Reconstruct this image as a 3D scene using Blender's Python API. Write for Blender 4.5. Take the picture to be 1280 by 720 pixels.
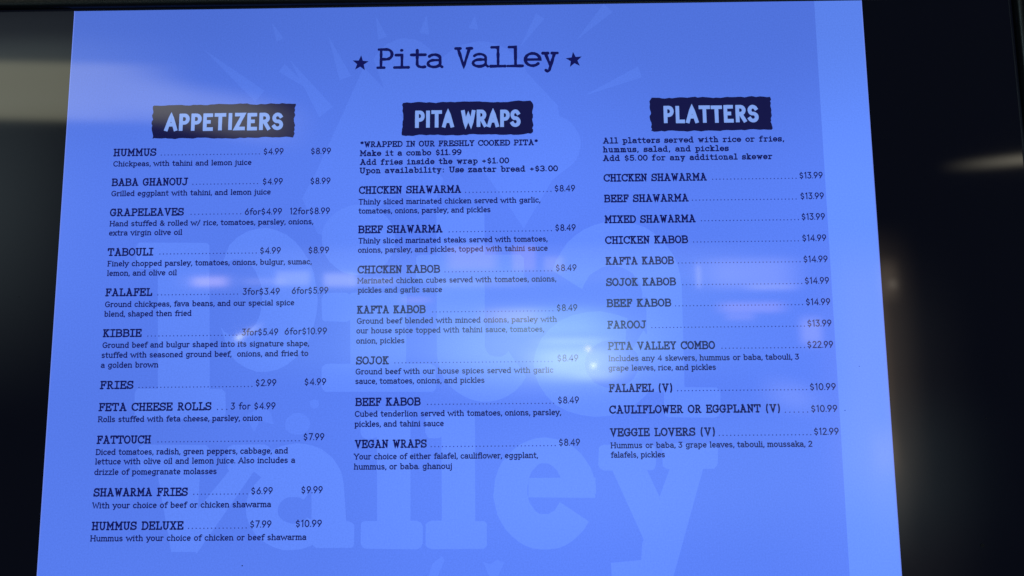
import bpy, math, random
from math import radians, cos, sin, pi

# ------------------------------------------------------------------ camera, world, lights, exposure
S = bpy.context.scene
COL = S.collection
for o in list(bpy.data.objects):
    bpy.data.objects.remove(o)
random.seed(7)

cam_data = bpy.data.cameras.new("camera")
cam = bpy.data.objects.new("camera", cam_data)
COL.objects.link(cam)
S.camera = cam
cam_data.sensor_width = 36.0
cam_data.lens = 36.0 * 1000.0 / 1280.0
cam_data.clip_start = 0.02
cam_data.clip_end = 200.0
CAM = (0.05860793, -0.86311686, 1.45992212)
YAW, PITCH, ROLL = -0.01035108, 0.13171760, -0.00887314
from mathutils import Matrix, Vector
fwd = Vector((sin(YAW) * cos(PITCH), cos(YAW) * cos(PITCH), sin(PITCH)))
right = Vector((cos(YAW), -sin(YAW), 0.0))
up = right.cross(fwd)
r2 = right * cos(ROLL) + up * sin(ROLL)
u2 = up * cos(ROLL) - right * sin(ROLL)
m = Matrix((r2, u2, -fwd)).transposed().to_4x4()
m.translation = CAM
cam.matrix_world = m
cam_data.dof.use_dof = True                     # a phone lens held close: the mirrored room is out of focus
cam_data.dof.focus_distance = 0.872
cam_data.dof.aperture_fstop = 6.3

S.view_settings.view_transform = 'Standard'
S.view_settings.look = 'None'
S.view_settings.exposure = 0.0
S.view_settings.gamma = 1.0
S.cycles.filter_width = 1.5

world = bpy.data.worlds.new("World")
S.world = world
world.use_nodes = True
bg = world.node_tree.nodes["Background"]
bg.inputs[0].default_value = (0.55, 0.72, 1.0, 1.0)
bg.inputs[1].default_value = 0.035


def room_light(name, x, y, z, w, h, rot, soft, colour, radiance):
    """One lamp, window or lit surface of the dim room behind the viewer, facing the screen.
    soft: how far its glow dies away towards its sides and towards its top and bottom (0 to 1)."""
    L = bpy.data.lights.new(name, 'AREA')
    L.shape = 'RECTANGLE'
    L.size, L.size_y = w, h
    L.energy = radiance * pi * w * h
    L.color = colour
    L.use_nodes = True
    nt = L.node_tree
    em = nt.nodes["Emission"]
    geo = nt.nodes.new("ShaderNodeNewGeometry")
    sep = nt.nodes.new("ShaderNodeSeparateXYZ")
    nt.links.new(geo.outputs["Parametric"], sep.inputs[0])
    last = None
    for k, s in enumerate(soft):
        def op(kind, a, b=None):
            n = nt.nodes.new("ShaderNodeMath")
            n.operation = kind
            for i, q in enumerate((a, b)):
                if q is None:
                    continue
                if isinstance(q, (int, float)):
                    n.inputs[i].default_value = q
                else:
                    nt.links.new(q, n.inputs[i])
            return n.outputs[0]
        d = op('SUBTRACT', 1.0, op('ABSOLUTE', op('SUBTRACT', op('MULTIPLY', sep.outputs[k], 2.0), 1.0)))
        r = nt.nodes.new("ShaderNodeMapRange")
        r.interpolation_type = 'SMOOTHSTEP'
        r.inputs["From Max"].default_value = max(0.02, s)
        nt.links.new(d, r.inputs["Value"])
        last = r.outputs[0] if last is None else op('MULTIPLY', last, r.outputs[0])
    nt.links.new(last, em.inputs["Strength"])
    o = bpy.data.objects.new(name, L)
    COL.objects.link(o)
    # local -Z faces +Y (the screen); local X stays level, rot tips it in the wall's plane
    o.rotation_euler = (Matrix.Rotation(rot, 4, 'Y') @ Matrix.Rotation(radians(90), 4, 'X')).to_euler()
    o.location = (x, y, z)
    return o


ROOM = [   # name, x, y, z, width, height, tilt, shape, colour, radiance
    ('ceiling_light', -3.644, -4.040, 3.443, 3.330, 0.453, 0.035, (0.42, 0.3), (1.000, 0.955, 0.636), 2.095),
    ('ceiling_light', -1.933, -4.080, 3.291, 1.555, 0.408, 0.209, (0.8, 0.8), (1.000, 1.000, 0.682), 2.024),
    ('ceiling', -3.311, -4.120, 3.862, 2.772, 0.725, -0.000, (0.8, 0.9), (0.714, 0.857, 1.000), 0.333),
    ('ceiling', -3.366, -4.160, 3.547, 2.985, 0.719, -0.000, (0.8, 0.6), (0.815, 1.000, 0.963), 0.643),
    ('ceiling', -3.542, -4.200, 2.747, 2.318, 3.002, -0.000, (1, 1), (0.750, 0.958, 1.000), 0.571),
    ('ceiling_light', 3.433, -4.240, 2.954, 1.347, 0.118, -0.087, (1, 1), (1.000, 0.917, 0.708), 2.857),
    ('window', 2.266, -4.280, 1.579, 0.810, 2.026, -0.000, (1, 0.5), (1.000, 0.765, 0.559), 0.810),
    ('window', 2.409, -4.320, 1.553, 0.112, 1.682, -0.000, (1, 0.6), (1.000, 0.625, 0.375), 0.381),
    ('window', 2.243, -4.360, 1.098, 1.677, 2.813, -0.000, (1, 0.6), (1.000, 1.000, 1.000), 0.214),
    ('window', 2.490, -4.400, 2.185, 0.210, 0.374, -0.000, (0.9, 0.8), (1.000, 0.771, 0.571), 0.833),
    ('window', 2.538, -4.440, 2.163, 0.095, 0.107, -0.000, (1, 1), (1.000, 0.917, 0.750), 1.429),
    ('window', 2.426, -4.480, 1.063, 0.260, 0.461, -0.000, (0.9, 0.9), (1.000, 0.743, 0.429), 0.833),
    ('window', 2.454, -4.520, 0.753, 0.415, 1.017, -0.000, (1, 1), (1.000, 0.933, 0.800), 0.357),
    ('window', -2.076, -4.560, 2.244, 0.332, 0.083, -0.000, (0.6, 0.5), (1.000, 0.684, 0.579), 4.524),
    ('window', -2.092, -4.600, 2.250, 0.612, 0.157, -0.000, (1, 1), (1.000, 0.875, 0.750), 1.905),
    ('window', -1.526, -4.640, 2.272, 0.280, 0.135, -0.000, (0.3, 0.5), (1.000, 1.000, 1.000), 2.619),
    ('window', -1.740, -4.680, 2.258, 0.395, 0.068, -0.000, (0.6, 0.6), (1.000, 0.857, 0.714), 1.667),
    ('window', -1.214, -4.720, 2.269, 0.272, 0.126, -0.000, (0.3, 0.5), (1.000, 0.938, 0.875), 3.810),
    ('window', -0.966, -4.760, 2.255, 0.456, 0.075, -0.000, (0.8, 0.7), (1.000, 1.000, 1.000), 2.619),
    ('window', -0.285, -4.800, 2.433, 0.460, 0.221, -0.000, (0.5, 0.4), (1.000, 0.611, 0.500), 2.143),
    ('window', 0.088, -4.840, 2.436, 0.197, 0.223, -0.000, (0.3, 0.3), (1.000, 0.579, 0.526), 2.262),
    ('window', 0.303, -4.880, 2.394, 0.198, 0.141, -0.000, (0.6, 0.5), (1.000, 0.800, 0.600), 2.381),
    ('window', -0.003, -4.920, 2.027, 0.639, 0.140, -0.000, (0.8, 0.7), (1.000, 0.636, 0.500), 2.619),
    ('window', -0.707, -4.960, 2.150, 0.353, 0.065, -0.000, (0.8, 0.8), (1.000, 0.545, 0.409), 2.619),
    ('window', -0.239, -5.000, 2.269, 1.007, 0.078, -0.000, (0.6, 0.8), (1.000, 0.929, 0.714), 1.667),
    ('window', 1.771, -5.040, 2.332, 1.008, 0.313, -0.000, (0.7, 0.6), (1.000, 0.918, 0.824), 2.024),
    ('window', 1.394, -5.080, 2.324, 0.054, 0.230, -0.000, (1, 0.5), (1.000, 0.941, 0.941), 4.048),
    ('window', 1.951, -5.120, 2.239, 0.539, 0.061, -0.000, (0.7, 0.8), (1.000, 0.909, 0.818), 2.619),
    ('window', 1.806, -5.160, 2.093, 0.662, 0.103, -0.000, (0.6, 0.5), (1.000, 0.667, 0.542), 2.857),
    ('window', 1.723, -5.200, 2.025, 0.302, 0.067, -0.000, (0.6, 0.6), (1.000, 0.688, 0.625), 1.905),
    ('window', 2.269, -5.240, 1.913, 0.242, 0.305, -0.000, (0.7, 0.7), (1.000, 0.833, 0.667), 2.857),
    ('window', 2.110, -5.280, 1.426, 0.664, 0.360, 0.262, (1, 1), (1.000, 1.000, 0.833), 1.429),
    ('pendant_lamp', 0.237, -5.320, 1.779, 2.343, 0.924, -0.000, (0.9, 0.9), (0.611, 0.889, 1.000), 4.286),
    ('pendant_lamp', 0.497, -5.360, 1.692, 1.052, 0.370, -0.000, (0.8, 0.8), (0.741, 0.926, 1.000), 6.429),
    ('pendant_lamp', 0.459, -5.400, 1.868, 0.813, 0.081, -0.000, (0.8, 0.8), (0.706, 0.882, 1.000), 4.048),
    ('pendant_lamp', 0.307, -5.440, 2.037, 1.200, 0.279, -0.000, (0.7, 0.6), (0.556, 0.944, 1.000), 2.143),
    ('pendant_lamp', 0.648, -5.480, 1.595, 0.566, 0.113, -0.000, (0.8, 0.8), (0.727, 0.909, 1.000), 2.619),
    ('spot_lamp', 0.593, -5.520, 1.811, 0.045, 0.045, -0.000, (1, 1), (1.000, 0.733, 0.667), 35.714),
    ('spot_lamp', 0.638, -5.560, 1.679, 0.045, 0.045, -0.000, (1, 1), (1.000, 1.000, 0.812), 38.095),
    ('spot_lamp', -2.156, -5.600, 1.978, 0.352, 0.059, -0.489, (1, 1), (1.000, 0.964, 0.643), 6.667),
    ('spot_lamp', -2.240, -5.640, 1.936, 0.092, 0.059, -0.489, (1, 1), (1.000, 1.000, 0.714), 16.667),
    ('shop_front', -0.011, -5.680, 2.095, 5.256, 1.254, -0.000, (0.7, 0.6), (0.545, 0.939, 1.000), 1.571),
    ('shop_front', -0.008, -5.720, 2.534, 5.468, 0.405, -0.000, (0.5, 0.5), (0.909, 1.000, 1.000), 0.524),
    ('shop_front', -0.544, -5.760, 1.941, 1.992, 0.598, -0.000, (0.3, 0.5), (0.778, 1.000, 1.000), 0.429),
    ('floor', 1.278, -5.800, 0.819, 5.845, 1.657, -0.000, (0.9, 0.9), (0.600, 0.933, 1.000), 0.714),
]
for row in ROOM:
    room_light(*row)

# ------------------------------------------------------------------ materials
IOR = 1.5


def screen_mat(name, colour, strength=1.0, rough=0.042, uneven=0.0):
    """A patch of lit display under the panel's slightly hazy front film."""
    M = bpy.data.materials.new(name)
    M.use_nodes = True
    nt = M.node_tree
    b = nt.nodes["Principled BSDF"]
    b.inputs["Base Color"].default_value = (0.0, 0.0, 0.0, 1)
    b.inputs["Roughness"].default_value = rough
    b.inputs["IOR"].default_value = IOR
    b.inputs["Emission Color"].default_value = (*colour, 1)
    b.inputs["Emission Strength"].default_value = strength
    if uneven:
        tc = nt.nodes.new("ShaderNodeTexCoord")
        broad = nt.nodes.new("ShaderNodeTexNoise")          # uneven backlight
        broad.inputs["Scale"].default_value = 2.6
        broad.inputs["Detail"].default_value = 1.0
        grain = nt.nodes.new("ShaderNodeTexNoise")          # pixel grain
        grain.inputs["Scale"].default_value = 620.0
        grain.inputs["Detail"].default_value = 2.0
        nt.links.new(tc.outputs["Object"], broad.inputs["Vector"])
        nt.links.new(tc.outputs["Object"], grain.inputs["Vector"])
        mp = nt.nodes.new("ShaderNodeMapRange")
        mp.inputs["From Min"].default_value = 0.3
        mp.inputs["From Max"].default_value = 0.7
        mp.inputs["To Min"].default_value = strength * (1 - uneven)
        mp.inputs["To Max"].default_value = strength * (1 + uneven)
        nt.links.new(broad.outputs["Fac"], mp.inputs["Value"])
        mg = nt.nodes.new("ShaderNodeMapRange")
        mg.inputs["From Min"].default_value = 0.25
        mg.inputs["From Max"].default_value = 0.75
        mg.inputs["To Min"].default_value = 0.93
        mg.inputs["To Max"].default_value = 1.07
        nt.links.new(grain.outputs["Fac"], mg.inputs["Value"])
        mul = nt.nodes.new("ShaderNodeMath")
        mul.operation = 'MULTIPLY'
        # the backlight is weaker along the panel's top edge and left side
        sep = nt.nodes.new("ShaderNodeSeparateXYZ")
        nt.links.new(tc.outputs["Object"], sep.inputs[0])
        vr = nt.nodes.new("ShaderNodeMapRange")
        vr.interpolation_type = 'SMOOTHSTEP'
        vr.inputs["From Min"].default_value = 1.90
        vr.inputs["From Max"].default_value = 1.66
        vr.inputs["To Min"].default_value = 0.76
        vr.inputs["To Max"].default_value = 1.0
        nt.links.new(sep.outputs["Z"], vr.inputs["Value"])
        hr = nt.nodes.new("ShaderNodeMapRange")
        hr.inputs["From Min"].default_value = -0.45
        hr.inputs["From Max"].default_value = 0.1
        hr.inputs["To Min"].default_value = 0.95
        hr.inputs["To Max"].default_value = 1.09
        nt.links.new(sep.outputs["X"], hr.inputs["Value"])
        edge = nt.nodes.new("ShaderNodeMath")
        edge.operation = 'MULTIPLY'
        nt.links.new(vr.outputs[0], edge.inputs[0])
        nt.links.new(hr.outputs[0], edge.inputs[1])
        low = nt.nodes.new("ShaderNodeMath")
        low.operation = 'MULTIPLY'
        nt.links.new(edge.outputs[0], low.inputs[0])
        nt.links.new(mg.outputs[0], low.inputs[1])
        nt.links.new(mp.outputs[0], mul.inputs[0])
        nt.links.new(low.outputs[0], mul.inputs[1])
        nt.links.new(mul.outputs[0], b.inputs["Emission Strength"])
    return M


def plain_mat(name, colour, rough, bump=0.0):
    M = bpy.data.materials.new(name)
    M.use_nodes = True
    nt = M.node_tree
    b = nt.nodes["Principled BSDF"]
    b.inputs["Base Color"].default_value = (*colour, 1)
    b.inputs["Roughness"].default_value = rough
    b.inputs["Specular IOR Level"].default_value = 0.3
    n = nt.nodes.new("ShaderNodeTexNoise")
    n.inputs["Scale"].default_value = 90.0
    tc = nt.nodes.new("ShaderNodeTexCoord")
    nt.links.new(tc.outputs["Object"], n.inputs["Vector"])
    mp = nt.nodes.new("ShaderNodeMapRange")
    mp.inputs["To Min"].default_value = max(0.02, rough - 0.05)
    mp.inputs["To Max"].default_value = rough + 0.05
    nt.links.new(n.outputs["Fac"], mp.inputs["Value"])
    nt.links.new(mp.outputs[0], b.inputs["Roughness"])
    if bump:
        bp = nt.nodes.new("ShaderNodeBump")
        bp.inputs["Strength"].default_value = bump
        bp.inputs["Distance"].default_value = 0.001
        nt.links.new(n.outputs["Fac"], bp.inputs["Height"])
        nt.links.new(bp.outputs[0], b.inputs["Normal"])
    return M


MAT = {
    'panel': screen_mat('dark_panel', (0.0016, 0.0020, 0.0048)),
    'blue': screen_mat('menu_blue', (0.097, 0.206, 0.87), 1.0, uneven=0.05),
    'strip': screen_mat('strip_blue', (0.125, 0.268, 1.0), 1.0, uneven=0.04),
    'edge': screen_mat('edge_blue', (0.15, 0.25, 0.88)),
    'ghost': screen_mat('watermark_blue', (0.119, 0.248, 0.96), 1.0, uneven=0.05),
    'art': screen_mat('illustration_blue', (0.108, 0.228, 0.925), 1.0, uneven=0.05),
    'ink': screen_mat('ink_navy', (0.0055, 0.0075, 0.098)),
    'fine': screen_mat('ink_fine', (0.0075, 0.0105, 0.112)),
    'dots': screen_mat('ink_dots', (0.022, 0.042, 0.26)),
    'banner': screen_mat('banner_navy', (0.0075, 0.0085, 0.062)),
    'head': screen_mat('heading_blue', (0.21, 0.36, 0.86)),
    'frame': plain_mat('gloss_black_frame', (0.006, 0.007, 0.008), 0.34),
    'gasket': plain_mat('matt_black_gasket', (0.003, 0.003, 0.004), 0.6),
    'housing': plain_mat('black_housing', (0.012, 0.012, 0.013), 0.5),
    'wall': plain_mat('dark_wall_paint', (0.05, 0.05, 0.055), 0.7, 0.2),
    'dust': plain_mat('dust', (0.02, 0.02, 0.025), 0.9),
}

# ------------------------------------------------------------------ mesh helpers
# The page is laid out in millimetres: x from the lit picture's left edge, y down from its top edge.
TOP = 1.9
LIFT = {'watermark': 0.00010, 'banner': 0.00030, 'text': 0.00045}


def W(x, y, lift):
    return (-0.45 + x * 0.001, -lift, TOP - y * 0.001)


def link(name, verts, faces, mat, parent=None, label=None, smooth=False):
    me = bpy.data.meshes.new(name)
    me.from_pydata(verts, [], faces)
    me.update()
    me.materials.append(MAT[mat])
    if smooth:
        for p in me.polygons:
            p.use_smooth = True
    o = bpy.data.objects.new(name, me)
    COL.objects.link(o)
    if parent is not None:
        o.parent = parent
    if label:
        o['label'] = label
    return o


class Sheet:
    """Collects flat shapes on the screen; every shape lies a hair above the one before."""

    def __init__(self, layer):
        self.v, self.f, self.l = [], [], LIFT[layer]

    def step(self):
        self.l += 0.0000006

    def poly(self, pts):
        b = len(self.v)
        a = sum(pts[i][0] * pts[(i + 1) % len(pts)][1] - pts[(i + 1) % len(pts)][0] * pts[i][1] for i in range(len(pts)))
        if a > 0:                      # page y runs down: keep the face towards the viewer
            pts = pts[::-1]
        self.v += [W(x, y, self.l) for x, y in pts]
        self.f.append(tuple(range(b, b + len(pts)))[::1])
        self.step()

    def strip(self, A, B):
        b = len(self.v)
        n = len(A)
        for p, q in zip(A, B):
            self.v += [W(*p, self.l), W(*q, self.l)]
        for i in range(n - 1):
            q = (b + 2 * i, b + 2 * i + 1, b + 2 * i + 3, b + 2 * i + 2)
            P = [self.v[k] for k in q]
            a = sum(P[k][0] * P[(k + 1) % 4][2] - P[(k + 1) % 4][0] * P[k][2] for k in range(4))
            self.f.append(q if a > 0 else q[::-1])
        self.step()

    def stroke(self, pts, w, cap='round', rough=0.0):
        """A pen stroke of width w along pts."""
        P = [pts[0]]
        for p in pts[1:]:
            if math.hypot(p[0] - P[-1][0], p[1] - P[-1][1]) > 1e-4:
                P.append(p)
        if len(P) < 2:
            self.dot(P[0][0], P[0][1], w / 2)
            return
        if rough:
            Q = [P[0]]
            for a, b in zip(P, P[1:]):
                d = math.hypot(b[0] - a[0], b[1] - a[1])
                k = max(1, int(d / (w * 0.8)))
                Q += [(a[0] + (b[0] - a[0]) * i / k, a[1] + (b[1] - a[1]) * i / k) for i in range(1, k + 1)]
            P = Q
        closed = len(P) > 4 and math.hypot(P[0][0] - P[-1][0], P[0][1] - P[-1][1]) < 1e-3
        h = w / 2
        D = []
        for a, b in zip(P, P[1:]):
            d = math.hypot(b[0] - a[0], b[1] - a[1])
            D.append(((b[0] - a[0]) / d, (b[1] - a[1]) / d))
        A, B = [], []
        n = len(P)
        for i, p in enumerate(P):
            if closed:
                d0, d1 = D[i - 1] if i else D[-1], D[i] if i < n - 1 else D[0]
            else:
                d0, d1 = D[max(0, i - 1)], D[min(n - 2, i)]
            nx, ny = -(d0[1] + d1[1]), d0[0] + d1[0]
            l = math.hypot(nx, ny)
            if l < 1e-6:
                nx, ny, l = -d0[1], d0[0], 1.0
            nx, ny = nx / l, ny / l
            c = max(0.5, nx * -d1[1] + ny * d1[0])
            k = h / c * (1 + rough * random.uniform(-1, 1)) if not closed or i < n - 1 else None
            if k is None:
                A.append(A[0]); B.append(B[0])
                continue
            A.append((p[0] + nx * k, p[1] + ny * k))
            B.append((p[0] - nx * k, p[1] - ny * k))
        if not closed:
            if cap == 'round':
                for end, s, d in ((0, -1, D[0]), (-1, 1, D[-1])):
                    p = P[end]
                    ex, ey = d[0] * s, d[1] * s
                    tx, ty = -d[1], d[0]
                    c1, c2 = [], []
                    for t in (0.55, 0.95):
                        q = h * math.sqrt(max(0.0, 1 - t * t))
                        c1.append((p[0] + ex * h * t + tx * q, p[1] + ey * h * t + ty * q))
                        c2.append((p[0] + ex * h * t - tx * q, p[1] + ey * h * t - ty * q))
                    if end == 0:
                        A, B = c1[::-1] + A, c2[::-1] + B
                    else:
                        A, B = A + c1, B + c2
            else:
                k = h * 0.85
                for end, s, d in ((0, -1, D[0]), (-1, 1, D[-1])):
                    q1 = (A[end][0] + d[0] * s * k, A[end][1] + d[1] * s * k)
                    q2 = (B[end][0] + d[0] * s * k, B[end][1] + d[1] * s * k)
                    if end == 0:
                        A[0], B[0] = q1, q2
                    else:
                        A[-1], B[-1] = q1, q2
        self.strip(A, B)

    def dot(self, x, y, r, n=8):
        self.poly([(x + r * cos(2 * pi * i / n), y + r * sin(2 * pi * i / n)) for i in range(n)])

    def build(self, name, mat, parent, label=None):
        return link(name, self.v, self.f, mat, parent, label)


# ------------------------------------------------------------------ lettering
def E(cx, cy, rx, ry, a0, a1, n=None):
    n = n or max(4, int(abs(a1 - a0) / 22))
    return [(cx + rx * cos(radians(a0 + (a1 - a0) * i / n)), cy + ry * sin(radians(a0 + (a1 - a0) * i / n))) for i in range(n + 1)]


def glyphs(X, s, slab):
    """Pen strokes of every letter: cap height 1, x-height X, serif half length s; slab adds typewriter ticks."""
    G = {}

    def sf(x, y, a=None, b=None):
        return [[(x - (s if a is None else a), y), (x + (s if b is None else b), y)]] if s > 0 else []

    def tick(x, y0, y1):
        return [[(x, y0), (x, y1)]] if slab else []

    wide = s * 1.5 if slab else s
    G['A'] = (.80, [[(.05, 0), (.40, 1), (.75, 0)], [(.17, .34), (.63, .34)]] + sf(.05, 0) + sf(.75, 0) + ([[(.22, 1), (.40, 1)]] if slab else []))
    G['B'] = (.70, [[(.10, 0), (.10, 1)], [(.02 if s else .1, 1), (.38, 1)] + E(.38, .765, .22, .235, 90, -90) + [(.10, .53)], [(.38, .53)] + E(.40, .265, .25, .265, 90, -90) + [(.02 if s else .1, 0)]])
    G['C'] = (.76, [E(.42, .5, .36, .5, 42, 318)] + tick(.70, 1.0, .68))
    G['D'] = (.76, [[(.12, 0), (.12, 1)], [(.02 if s else .12, 1), (.34, 1)] + E(.34, .5, .36, .5, 90, -90) + [(.02 if s else .12, 0)]])
    G['E'] = (.68, [[(.12, 0), (.12, 1)], [(.02 if s else .12, 1), (.60, 1)], [(.12, .52), (.44, .52)], [(.02 if s else .12, 0), (.62, 0)]] + tick(.60, 1, .78) + tick(.44, .64, .40) + tick(.62, 0, .24))
    G['F'] = (.64, [[(.12, 0), (.12, 1)], [(.02 if s else .12, 1), (.58, 1)], [(.12, .52), (.42, .52)]] + tick(.58, 1, .76) + tick(.42, .64, .40) + sf(.12, 0))
    G['G'] = (.82, [E(.42, .5, .36, .5, 45, 300) + [(.70, .14), (.70, .44)], [(.48, .44), (.80 if s else .70, .44)]] + tick(.70, 1.0, .70))
    G['H'] = (.84, [[(.13, 0), (.13, 1)], [(.71, 0), (.71, 1)], [(.13, .52), (.71, .52)]] + sf(.13, 0) + sf(.71, 0) + sf(.13, 1) + sf(.71, 1))
    if slab:
        G['I'] = (.56, [[(.28, 0), (.28, 1)], [(.06, 0), (.50, 0)], [(.06, 1), (.50, 1)]])
    else:
        G['I'] = (.30, [[(.15, 0), (.15, 1)]] + sf(.15, 0) + sf(.15, 1))
    G['J'] = (.66, [[(.48, 1), (.48, .27)] + E(.27, .27, .21, .27, 0, -160)] + sf(.48, 1, wide, s))
    G['K'] = (.78, [[(.13, 0), (.13, 1)], [(.64, 1), (.13, .40)], [(.30, .60), (.70, 0)]] + sf(.13, 0) + sf(.13, 1) + sf(.64, 1) + sf(.70, 0))
    G['L'] = (.66, [[(.15, 0), (.15, 1)], [(.02 if s else .15, 0), (.60, 0)]] + sf(.15, 1) + tick(.60, 0, .28))
    G['M'] = (.96, [[(.12, 0), (.12, 1), (.48, .34), (.84, 1), (.84, 0)]] + sf(.12, 0) + sf(.84, 0) + sf(.12, 1, s, 0) + sf(.84, 1, 0, s))
    G['N'] = (.84, [[(.13, 0), (.13, 1), (.71, .03), (.71, 1)]] + sf(.13, 0) + sf(.71, 1) + sf(.13, 1, s, 0))
    G['O'] = (.82, [E(.41, .5, .36, .5, 0, 360)])
    G['P'] = (.68, [[(.12, 0), (.12, 1)], [(.02 if s else .12, 1), (.38, 1)] + E(.38, .73, .25, .27, 90, -90) + [(.12, .46)]] + sf(.12, 0))
    G['R'] = (.76, [[(.12, 0), (.12, 1)], [(.02 if s else .12, 1), (.38, 1)] + E(.38, .75, .25, .25, 90, -90) + [(.12, .50)], [(.36, .50), (.68, 0)]] + sf(.12, 0) + (sf(.68, 0, 0.02, s) if s else []))
    G['S'] = (.70, [E(.35, .745, .26, .255, 25, 250, 10) + E(.35, .255, .29, .255, 75, -155, 12)] + tick(.61, 1.0, .74) + tick(.06, 0.0, .28))
    G['T'] = (.72, [[(.36, 0), (.36, 1)], [(.04, 1), (.68, 1)]] + tick(.04, 1, .74) + tick(.68, 1, .74) + sf(.36, 0))
    G['U'] = (.84, [[(.13, 1), (.13, .32)] + E(.42, .32, .29, .32, 180, 360) + [(.71, 1)]] + sf(.13, 1) + sf(.71, 1))
    G['V'] = (.80, [[(.05, 1), (.40, 0), (.75, 1)]] + sf(.05, 1) + sf(.75, 1))
    G['W'] = (1.02, [[(.06, 1), (.28, 0), (.51, .80), (.74, 0), (.96, 1)]] + sf(.06, 1) + sf(.96, 1))
    G['X'] = (.78, [[(.08, 0), (.68, 1)], [(.08, 1), (.70, 0)]] + sf(.08, 0) + sf(.70, 0) + sf(.08, 1) + sf(.68, 1))
    G['Y'] = (.76, [[(.05, 1), (.38, .46), (.71, 1)], [(.38, .46), (.38, 0)]] + sf(.38, 0) + sf(.05, 1) + sf(.71, 1))
    G['Z'] = (.68, [[(.08, 1), (.60, 1), (.06, 0), (.62, 0)]] + tick(.08, 1, .76) + tick(.62, 0, .26))
    h = X / 2
    G['a'] = (.60, [E(.28, X - .20, .21, .20, 150, 0, 8) + [(.49, .08), (.56, 0)] , [(.49, h + .03)] + E(.27, .19, .22, .19, 80, 340, 10)] if slab or s else [[(.50, X), (.50, 0)], E(.28, h, .22, h, 0, 360)])
    G['b'] = (.66, [[(.12, 0), (.12, 1.04)], E(.34, h, .24, h, 0, 360)] + sf(.12, 1.04, s, 0))
    G['c'] = (.56, [E(.31, h, .25, h, 42, 318)] + tick(.50, X, X - .2))
    G['d'] = (.66, [[(.54, 0), (.54, 1.04)], E(.31, h, .24, h, 0, 360)] + sf(.54, 1.04, s, 0) + sf(.54, 0, 0, s))
    if slab:
        G['e'] = (.60, [[(.07, h), (.53, h)] + E(.30, h, .23, h, 8, 320)])
    else:
        G['e'] = (.58, [[(.08, h - .06), (.52, h + .08)] + E(.30, h, .23, h, 25, 318)])
    G['f'] = (.40, [[(.20, 0), (.20, .80)] + E(.40, .80, .20, .24, 180, 60, 5), [(.03, X), (.42, X)]] + sf(.20, 0))
    G['g'] = (.66, [[(.53, X), (.53, -.12)] + E(.31, -.12, .22, .20, 0, -150, 7), E(.31, h + .02, .23, h - .02, 0, 360)] + sf(.53, X, 0, s))
    G['h'] = (.66, [[(.13, 0), (.13, 1.04)], [(.13, X - .22)] + E(.335, X - .22, .205, .22, 150, 0, 7) + [(.54, 0)]] + sf(.13, 0) + sf(.13, 1.04, s, 0) + sf(.54, 0))
    G['i'] = (.52 if slab else .26, ([[(.08, X), (.27, X), (.27, 0)], [(.04, 0), (.48, 0)], [(.25, X + .26), (.27, X + .26)]] if slab else [[(.13, X), (.13, 0)], [(.13, X + .24), (.14, X + .25)]] + sf(.13, X, s, 0) + sf(.13, 0)))
    G['j'] = (.40 if slab else .26, [[(.25 if slab else .14, X), (.25 if slab else .14, -.14)] + E(.06 if slab else .0, -.14, .19 if slab else .14, .20, 0, -110, 5), [(.25 if slab else .14, X + .25), (.26 if slab else .15, X + .26)]] + sf(.25 if slab else .14, X, s, 0))
    G['k'] = (.62, [[(.13, 0), (.13, 1.04)], [(.50, X), (.13, X * .42)], [(.26, X * .58), (.55, 0)]] + sf(.13, 0) + sf(.13, 1.04, s, 0) + sf(.55, 0) + sf(.50, X))
    G['l'] = (.52 if slab else .26, ([[(.08, 1.04), (.27, 1.04), (.27, 0)], [(.04, 0), (.48, 0)]] if slab else [[(.13, 1.04), (.13, 0)]] + sf(.13, 1.04, s, 0) + sf(.13, 0)))
    G['m'] = (.94 if not slab else .86, (lambda a, b, c: [[(a, 0), (a, X)], [(a, X - .2)] + E((a + b) / 2 + .01, X - .20, (b - a) / 2 - .01, .20, 150, 0, 7) + [(b, 0)], [(b, X - .2)] + E((b + c) / 2 + .01, X - .20, (c - b) / 2 - .01, .20, 150, 0, 7) + [(c, 0)]] + sf(a, 0) + sf(b, 0, s * .7, s * .7) + sf(c, 0) + sf(a, X, s, 0))(*((.12, .47, .82) if not slab else (.11, .43, .75))))
    G['n'] = (.66, [[(.13, 0), (.13, X)], [(.13, X - .22)] + E(.335, X - .22, .205, .22, 150, 0, 7) + [(.54, 0)]] + sf(.13, 0) + sf(.13, X, s, 0) + sf(.54, 0))
    G['o'] = (.62, [E(.31, h, .25, h, 0, 360)])
    G['p'] = (.66, [[(.13, X), (.13, -.32)], E(.35, h, .24, h, 0, 360)] + sf(.13, X, s, 0) + sf(.13, -.32))
    G['r'] = (.46, [[(.13, 0), (.13, X)], [(.13, X - .24)] + E(.32, X - .20, .19, .20, 160, 50, 5)] + sf(.13, 0, s, s) + sf(.13, X, s, 0))
    q = X / 4
    G['s'] = (.54, [E(.26, X - q, .18, q, 30, 250, 8) + E(.26, q, .20, q, 75, -150, 9)] + tick(.44, X, X - .17) + tick(.06, 0, .18))
    G['t'] = (.44, [[(.18, X + .26), (.18, .16)] + E(.32, .16, .14, .16, 180, 300, 5), [(.02, X), (.40, X)]])
    G['u'] = (.66, [[(.12, X), (.12, .22)] + E(.33, .22, .21, .22, 180, 350, 7), [(.54, X), (.54, 0)]] + sf(.12, X, s, 0) + sf(.54, X, s, 0) + sf(.54, 0, 0, s))
    G['v'] = (.60, [[(.05, X), (.30, 0), (.55, X)]] + sf(.05, X) + sf(.55, X))
    G['w'] = (.96, [[(.05, X), (.27, 0), (.48, X * .85), (.69, 0), (.91, X)]] + sf(.05, X) + sf(.91, X))
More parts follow.
